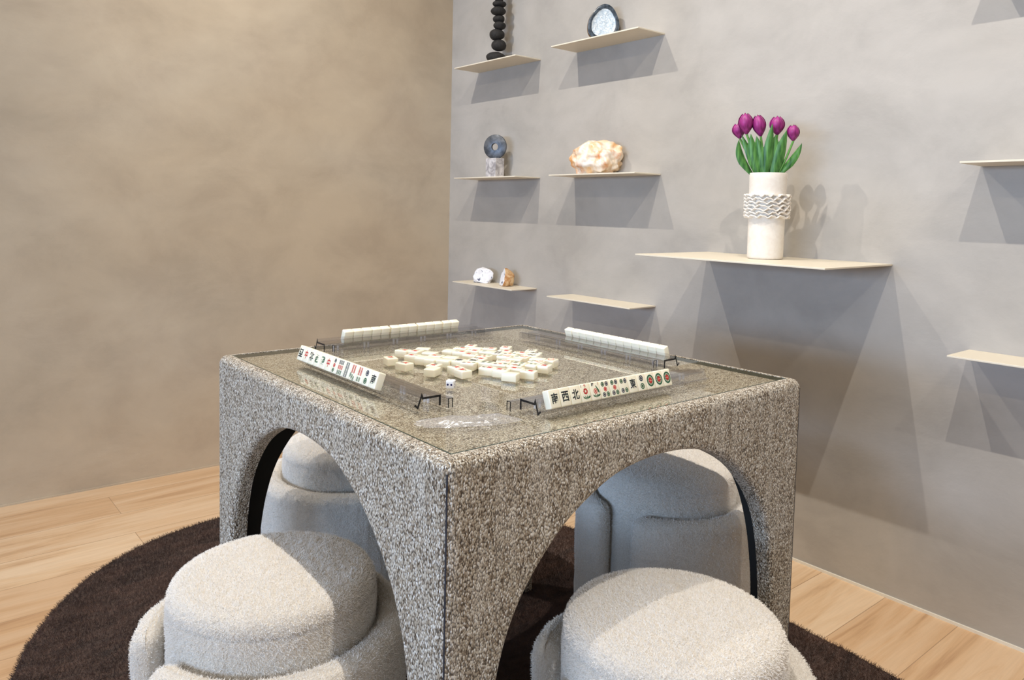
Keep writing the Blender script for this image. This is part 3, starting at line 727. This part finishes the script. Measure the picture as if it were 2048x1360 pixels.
def marking(kind):
    if kind in _cache: return _cache[kind]
    k = Mark(); flip = kind.endswith('~'); kd = kind.rstrip('~'); ro = pi if flip else 0
    if kd.startswith('w'): k.text(kd[1:], 0, 0.0005, .0165, {'中': RED, '發': GRN}.get(kd[1:], INK), .92 if kd[1:] != '中' else .8, ro)
    elif kd.startswith('c'):
        k.text(kd[1:], 0, .0068, .0078, INK, 1.1); k.text('萬', 0, -.0048, .0115, RED, 1.05)
    elif kd.startswith('d'):
        n = kd[1:]
        if n == '1':
            k.disc(0, 0, .0094, GRN, n=40, ry=.0104); k.disc(0, 0, .0066, PAP, .00004, 32, .0072); k.disc(0, 0, .0060, GRN, .00008, 32, .0066)
            for i in range(10): a = 2 * pi * i / 10; k.disc(.0056 * cos(a), .0061 * sin(a), .0008, PAP, .00012, 8)
            k.disc(0, 0, .0042, RED, .00012, 24, .0046); k.disc(-.0011, 0, .0011, PAP, .00016, 10); k.disc(.0011, 0, .0011, PAP, .00016, 10); k.disc(0, 0, .0012, RED, .0002, 10)
        P = {'2': [(0, .0068, BLU), (0, -.0068, GRN)], '3': [(-.004, .009, BLU), (0, 0, RED), (.004, -.009, GRN)], '3v': [(0, .0088, BLU), (0, 0, RED), (0, -.0088, GRN)],
             '4': [(-.0048, .0078, GRN), (.0048, .0078, BLU), (-.0048, -.0078, BLU), (.0048, -.0078, GRN)],
             '5': [(-.0048, .0086, GRN), (.0048, .0086, BLU), (0, 0, RED), (-.0048, -.0086, BLU), (.0048, -.0086, GRN)]}.get(n, [])
        r = {'2': .0052, '3': .0036, '3v': .0038, '4': .0040, '5': .0039}.get(n, 0)
        for x, y, c in P: k.dot(x, y, r, c)
    elif kd.startswith('b'):
        n = kd[1:]
        if n == '9': P = [(x, y, c, 0) for y, c in ((.0092, BLU), (0, RED), (-.0092, GRN)) for x in (-.006, 0, .006)]
        elif n == '8': P = [(-.0032, y, BLU, 0) for y in (.0102, .0034, -.0034, -.0102)] + [(.0032, y, BLU, 0) for y in (.0102, .0034, -.0034, -.0102)]
        elif n == '7': P = [(x, y, RED, 0) for x in (-.0035, .0035) for y in (.0090, .0022)] + [(-.006, -.0056, GRN, 0), (0, -.0080, GRN, 0), (.006, -.0104, GRN, 0)]
        elif n == '6r': P = [(x, y, RED, 0) for x in (-.0035, .0035) for y in (.0090, .0022)] + [(-.0035, -.0085, GRN, 0), (.0035, -.0085, GRN, 0)]
        elif n == '6': P = [(x, y, GRN, 0) for x in (-.006, 0, .006) for y in (.0065, -.0065)]
        elif n == 'R': P = [(x, .0085, GRN if x else BLU, 0) for x in (-.0055, .0055)] + [(0, 0, RED, 0)] + [(x, -.0085, RED, 0) for x in (-.0055, .0055)]
        else: P = [(-.0045, .005, GRN, 0), (.0045, .005, GRN, 0), (-.0045, -.006, GRN, 0), (.0045, -.006, GRN, 0)][:4 if n == '4' else 2]
        for x, y, c, a in P: k.stick(x, y, c, a, .0026, .0064 if n == '8' else .0076)
    elif kd.startswith('f'):
        n = kd[1:]
        if n == '1':
            k.text('1', -.0088, .0112, .0042, INK); k.text('竹', .0006, .0112, .0058, RED)
            for i in range(8): a = 2 * pi * i / 8; k.disc(.0034 * cos(a), .0024 + .0034 * sin(a), .0018, RED, 0, 10)
            for i in range(5): a = 2 * pi * i / 5; k.disc(.0018 * cos(a), .0024 + .0018 * sin(a), .0008, PAP, .00008, 8)
            gx = 0
        else:
            k.text('1', .0078, .0112, .0042, RED); k.text('梅', -.0050, .0112, .0062, INK); k.disc(-.0005, -.0002, .0044, RED, 0, 16); k.disc(-.0005, -.0002, .0029, PAP, .00004, 14); k.disc(-.0005, -.0002, .0018, RED, .00008, 12)
            k.poly([(.001, .009), (.003, .008), (.008, .001), (.0086, -.004), (.006, -.003), (.003, .004)], GRN)
        for i, (x, a) in enumerate(((-.0055, 2.4), (-.002, 1.9), (.0015, 1.4), (.005, .8), (.0075, .45))):
            c, s_ = cos(a), sin(a); k.poly([(x + p * c - q * s_, -.0075 + p * s_ + q * c) for p, q in ((-.0038, 0), (-.001, .0013), (.0038, 0), (-.001, -.0013))], GRN)
    elif kd == 'sq':
        k.poly([(-.009, -.013), (.009, -.013), (.009, .013), (-.009, .013)], INK); k.poly([(-.0082, -.0122), (.0082, -.0122), (.0082, .0122), (-.0082, .0122)], PAP, .00004)
        k.disc(0, 0, .0062, RED, .00008, 20, .009); k.disc(0, 0, .0045, PAP, .00012, 16, .007); k.text('百', 0, 0, .008, RED)
    me = k.build()
    _cache[kind] = me; return me
def tile(label, group, mw, kind):
    o = obj('mahjong_tile', tile_me); o.matrix_world = mw; tag(o, label, 'game tile', group)
    if kind:
        c = obj('tile_marking', marking(kind), o); c.location = (0, 0, TK)
    return o

# ------------------------------------------------------------------ racks  (local: x along, u outwards = -y, leg face at y=0)
def make_rack(length):
    t = .0024
    mid = [(0, 0), (0, .0158), (-.0330, .0158), (-.0347, .0210), (-.0420, .0010), (-.0478, .0066)]
    # thick polyline
    pts = [V(p) for p in mid]; Lf, Rt = [], []
    for i, p in enumerate(pts):
        a = (pts[i] - pts[i - 1]).normalized() if i else (pts[1] - pts[0]).normalized(); b = (pts[i + 1] - pts[i]).normalized() if i < len(pts) - 1 else a
        n1 = V((-a.y, a.x)); n2 = V((-b.y, b.x)); n_ = (n1 + n2); n_.normalize(); kf = 1 / max(0.45, n_.dot(n1))
        Lf.append(p + n_ * t / 2 * kf); Rt.append(p - n_ * t / 2 * kf)
    loop = Lf + Rt[::-1]; zmin = min(p.y for p in loop); loop = [V((p.x, p.y - zmin)) for p in loop]
    eloop = [p + (p - q) * 0.22 for p, q in zip(loop, loop[::-1])]; eloop = [V((p.x, max(p.y, 0.0001))) for p in eloop]
    n = len(loop); vs = [(-length / 2, p.x, p.y) for p in loop] + [(length / 2, p.x, p.y) for p in loop]
    fs = [(i, (i + 1) % n, n + (i + 1) % n, n + i) for i in range(n)] + [(a_ + i, a_ + i + 1, a_ + n - 2 - i, a_ + n - 1 - i) for a_ in (0, n) for i in range(n // 2 - 1)]
    body = mesh('rack_rail', vs, fs, 'acrylic', False)
    k = len(mid); ef = []; ev = []
    for e in (-1, 1):
        b = len(ev)
        for x in (e * length / 2, e * (length / 2 + .0006)): ev += [(x, p.x, p.y) for p in eloop]
        for i in range(k - 1):
            a1, a2 = i, i + 1; b1, b2 = 2 * k - 1 - i, 2 * k - 2 - i
            ef.append((b + n + a1, b + n + a2, b + n + b2, b + n + b1)); ef.append((b + a1, b + b1, b + b2, b + a2))
        for i in range(n): ef.append((b + i, b + (i + 1) % n, b + n + (i + 1) % n, b + n + i))
    return body, ev, ef
def rack(label, px, py, rz, length=.43, push=1, dark=0):
    T = thing('tile_rack', label, 'tile rack', (px, py, GT + .0003), rz, 'clear acrylic tile racks')
    body, ev, ef = make_rack(length)
    obj('rack_rail', body, T)
    half = len(ev) // 2; hf = len(ef) // 2
    for q in (dark,):
        o = obj('refraction_end', mesh('refraction_end', ev[q * half:(q + 1) * half], [tuple(i - q * half for i in f) for f in ef[q * hf:(q + 1) * hf]], 'acrylrefraction', False), T)  # thin black cap paints the dark refraction on one clear rail end
        o['label'] = 'clear end of the rail, painted dark for refraction in the acrylic'
    # pusher arm: an upside-down channel beside the leg
    bm = bmesh.new()
    off = push * .018
    for c, s in (((off, .0042, .0078), (length, .0012, .0154)), ((off, .0124, .0078), (length, .0012, .0154)), ((off, .0083, .0150), (length, .0082, .0012))): box_bm(c, s, bm=bm)
    obj('pusher_arm', bm_mesh('pusher_arm', bm, 'acrylic', False), T)
    e_ = (1 if dark else -1); bm = bmesh.new(); xe = off + e_ * (length / 2 + .0004)
    for c, s in (((xe, .0042, .0078), (.0007, .0014, .0156)), ((xe, .0124, .0078), (.0007, .0014, .0156)), ((xe, .0083, .0152), (.0007, .0086, .0010))): box_bm(c, s, bm=bm)
    obj('arm_end', bm_mesh('arm_end', bm, 'acrylrefraction', False), T)  # clear arm end too, with its dark refraction outline painted black
    for i in range(6):
        x = -length / 2 + .03 + i * (length - .06) / 5
        for dx in (-.005, .005):
            vs, fs = tube([(x + dx, -.006, 0.0002), (x + dx, -.006, .0135)], .0024, 12)
            obj('peg', mesh('peg', vs, fs, 'peg'), T)
    return T
def racked(px, py, rz, start, kinds, labels, group, gaps=None, sx=1.0):
    MW = Matrix.Translation((px, py, GT + .0003)) @ Matrix.Rotation(rz, 4, 'Z')
    Z = V((0, -.9397, .3420)); Y = V((0, .3420, .9397)); X = Y.cross(Z)
    x = start
    for i, kd in enumerate(kinds):
        if gaps and i in gaps: x += gaps[i]
        org = V((x + TW * sx / 2, -.0412, .0062)) + Y * (TL / 2)
        m_ = Matrix.Identity(4)
        for r_ in range(3): m_[r_][0] = X[r_] * sx; m_[r_][1] = Y[r_]; m_[r_][2] = Z[r_]; m_[r_][3] = org[r_]
        tile(labels[i], group, MW @ m_, kd); x += TW * sx + .0003
ORD = ['first', 'second', 'third', 'fourth', 'fifth', 'sixth', 'seventh', 'eighth', 'ninth', 'tenth', 'eleventh', 'twelfth', 'thirteenth']
# near right rack: outward is -y, so rz = 0.  leg face at y
nr = ['w南', 'w西', 'w北', 'f1', 'f2', 'd5', 'd5', 'd4', 'w東', 'd2', 'd1', 'd1', 'd1']
nl_names = {'w南': 'a black south character', 'w西': 'a black west character', 'w北': 'a black north character', 'f1': 'a red flower and bamboo mark', 'f2': 'a red flower on a green branch',
            'd5': 'five dots', 'd4': 'four dots', 'w東': 'a black east character', 'd2': 'two dots', 'd1': 'one large round green dot', 'w西~': 'an upside-down black character', 'w中': 'a red dragon character',
            'w北~': 'an upside-down north character', 'w發~': 'an upside-down green dragon', 'w發': 'a green dragon character', 'd3v': 'three dots', 'b9': 'nine bamboo sticks', 'b8': 'eight blue bamboo sticks', 'b7': 'seven red and green bamboo sticks', 'b6r': 'six red and green bamboo sticks'}
NR = (.030, -.2855, 0.0); rack('clear acrylic tile rack along the right front edge of the glass', *NR, .43, -1, 0)
racked(*NR, -.1995, nr, ['tile with %s, %s from left in right front rack' % (nl_names[k], ORD[i]) for i, k in enumerate(nr)], 'face-out tiles in the right front rack', None, .955)
# near left rack: outward is -x: rz = -90deg maps local -y -> -x
nl = ['w西~', 'w中', 'w北~', 'w發~', 'w發', 'w中', 'd3v', 'b9', 'b8', 'b7', 'b6r', 'd2', 'w南']
NL = (-.2760, .025, -pi / 2); rack('clear acrylic tile rack along the left front edge of the glass', *NL, .43, 1, 1)
racked(*NL, -.2140, nl, ['tile with %s, %s from left in left front rack' % (nl_names[k], ORD[i]) for i, k in enumerate(nl)], 'face-out tiles in the left front rack', None, 1.01)
# far left rack: outward +y, rz = pi
FL = (-.008, .3270, pi); rack('clear acrylic tile rack near the back edge of the glass, before the bare wall', *FL, .44, -1, 1)
lab = ['blank-backed tile, %s from the right in the back left rack' % ORD[i] for i in range(13)]
racked(*FL, -.1640, [None] * 13, lab, 'blank-backed tiles in the back left rack', {2: .0025, 5: .0025, 8: .0035})
# far right rack: outward +x, rz = pi/2
FR = (.2700, .010, pi / 2); rack('clear acrylic tile rack at the back right, before the shelf wall', *FR, .43, 1, 0)
lab = ['blank-backed tile, %s from the near end of the back right rack' % ORD[i] for i in range(13)]
racked(*FR, -.1870, [None] * 13, lab, 'blank-backed tiles in the back right rack', {12: .0015}, .98)

# ------------------------------------------------------------------ the pile of loose tiles
PILE = [(-0.1735, 0.1382, 76, 'cR'), (-0.1783, 0.0769, 102, 'cR'), (-0.1089, 0.1956, 115, 'cR'), (-0.0624, 0.1893, 133.9, 'B'), (-0.0903, 0.174, 25, 'cR'), (-0.0764, 0.1408, 300, 'B'), (-0.1224, 0.1352, 120, 'cR'), (-0.1166, 0.1069, 30, 'B'), (-0.11, 0.0826, 30.1, 'B'), (-0.0841, 0.1054, 120, 'cR'), (-0.1405, 0.0295, 31, 'cR'), (-0.1613, 0.0047, 31, 'B'), (-0.0952, 0.0594, 120.1, 'B'), (-0.0675, 0.0768, 119, 'B'), (-0.1166, -0.0101, 86, 'cR'), (-0.1214, -0.0404, 86, 'cR'), (-0.071, 0.01, 120.3, 'd3'), (-0.0728, 0.0407, 30.2, 'wS'), (-0.05, 0.0222, 120.3, 'wE'), (-0.028, 0.0328, 120.2, 'cR'), (-0.0019, 0.0491, 18, 'bR'), (-0.0268, 0.1416, 33.7, 'B'), (0.0093, 0.1491, 128.9, 'cR'), (0.0468, 0.1617, 38.9, 'cR'), (0.036, 0.1313, 128.9, 'B'), (-0.0167, 0.1153, 123.8, 'cR'), (0.0149, 0.1118, 124, 'cR'), (-0.0158, 0.0791, 123.7, 'cR'), (0.061, 0.1122, 128.9, 'cR'), (0.0333, 0.0873, 124.3, 'b2'), (0.0448, 0.0618, 34.5, 'b8'), (-0.0394, -0.0071, 300.4, 'b6'), (-0.0683, -0.0477, 121, 'cR'), (-0.0575, -0.0769, 121, 'cR'), (-0.0643, -0.1129, 121, 'B'), (-0.0221, -0.1161, 120.9, 'cR'), (-0.0258, -0.0826, 120.8, 'cR'), (0.0399, -0.0928, 28.5, 'cR'), (0.0887, -0.0573, 25, 'sq'), (0.0233, -0.0742, 28.5, 'b2'), (0.0501, -0.0552, 110, 'bR'), (0.0101, -0.0479, 120.7, 'b6'), (-0.0103, -0.061, 120.7, 'fl'), (-0.0021, -0.0148, 133.9, 'bR'), (0.0342, 0.0269, 124.9, 'bR'), (0.0587, -0, 116, 'bR'), (0.0308, -0.0108, 124.9, 'B'), (0.086, 0.0376, 125, 'cR'), (0.1226, 0.043, 35.2, 'cK'), (0.1082, 0.0158, 125.1, 'cK'), (0.0857, 0.0002, 116, 'cK'), (0.0727, -0.0345, 115, 'B'), (0.1008, 0.1041, 38, 'cR'), (0.0711, 0.072, 124.5, 'cR'), (0.0569, 0.0368, 124.8, 'd3'), (-0.0272, -0.0354, 120.5, 'd3')]
NUMS = '三五七九二四六八一'
right = V((.7709, -.6365)); fwd = V((.6365, .7687))
def desc(k):
    return {'c': 'with red and black characters', 'd': 'with three dots', 'b': 'with bamboo sticks', 'w': 'with one black character', 's': 'with brown framed square', 'f': 'with small red flower'}[k[0]] if k else 'lying face down'
items = []
for i, (x, y, th, k) in enumerate(PILE):
    kd = {'B': None, 'wS': 'w南', 'wE': 'w東', 'cK': 'w北', 'b2': 'b2', 'd3': 'd3', 'fl': 'f2'}.get(k, k)
    if k == 'cR': kd = 'c' + NUMS[i % 9]
    items.append([x, y, th, kd, V((x, y)).dot(fwd), V((x, y)).dot(right)])
byd = sorted(items, key=lambda q: q[4]); rows = ['front', 'second', 'third', 'fourth', 'fifth', 'sixth', 'back']
per = math.ceil(len(byd) / 7)
for r_ in range(7):
    row = sorted(byd[r_ * per:(r_ + 1) * per], key=lambda q: q[5])
    for j, it in enumerate(row): it.append('loose tile %s, %s from left in %s row' % (desc(it[3]), ORD[j], rows[r_]))
for i, (x, y, th, kd, a, b, lab) in enumerate(items):
    q = R(th) - pi / 2
    if kd and kd[0] == 'c' and i % 3 == 0: q += pi
    tile(lab, 'loose mahjong tiles in the middle of the table', Matrix.Translation((x, y, GT + .0001)) @ Matrix.Rotation(q, 4, 'Z'), kd)

# ------------------------------------------------------------------ die and plastic film
D = tag(obj('die', autosmooth(bm_mesh('die', box_bm((0, 0, .0075), (.015, .015, .015), .0022, 3), 'dicewhite'), 60), None, (-.190, -.098, GT + .0001), (0, 0, R(-52 - 90 + 90))), 'small white die with dark blue dots between the near racks', 'die')
k = Mark()
for sx in (-1, 1): k.disc(sx * .0033, 0, .0019, 0, 0, 14)
vs = [(x, -.0075 - .00012, .0075 + y) for x, y, z in k.v]; fs = list(k.f)
b = len(vs); vs += [(.0032 * cos(a * pi / 4) * .5, .0032 * sin(a * pi / 4) * .5, .01513) for a in range(8)]; fs.append(tuple(range(b, b + 8)))
b = len(vs)
for sx, sy in ((-1, -1), (1, 1), (0, 0)): 
    b = len(vs); vs += [(.0075 + .00012, sx * .0036 + .0015 * cos(a * pi / 4), .0075 + sy * .0036 + .0015 * sin(a * pi / 4)) for a in range(8)]; fs.append(tuple(range(b, b + 8)))
obj('dots', mesh('dots', vs, fs, 'dicedot', False), D)

def film():
    nr_, na = 30, 160; vs = []; fs = []; c = V((-.298, -.288)); ax = V((.7709, -.6365)); ay = V((.6365, .7687))
    for i in range(nr_ + 1):
        t = i / nr_
        for j in range(na):
            a = 2 * pi * j / na; ro = 1 + .22 * noise.noise(V((cos(a) * 1.6, sin(a) * 1.6, 4))) + .10 * noise.noise(V((cos(a) * 5, sin(a) * 5, 1)))
            x = cos(a) * t * ro * .076; y = sin(a) * t * ro * .033 + x * .22
            q = V((x * 26, y * 44, 1.7)); h = (noise.noise(q * .8) + .5) * .9 + abs(noise.noise(q * 1.6)) * .35 + (abs(noise.noise(q * 4)) * .3 if x > .02 else 0)
            e = 1 - t ** 5
            p = c + ax * x + ay * y
            vs.append((p.x, p.y, .0009 + (.0015 + .009 * h) * e))
    for i in range(nr_):
        for j in range(na): q = i * na; k_ = (j + 1) % na; fs.append((q + j, q + k_, q + na + k_, q + na + j))
    return mesh('plastic_film', vs, fs, 'plastic')
tag(obj('plastic_film', film(), None, (0, 0, GT)), 'crumpled clear plastic wrapper on the glass at the nearest corner of the table', 'plastic wrapper')
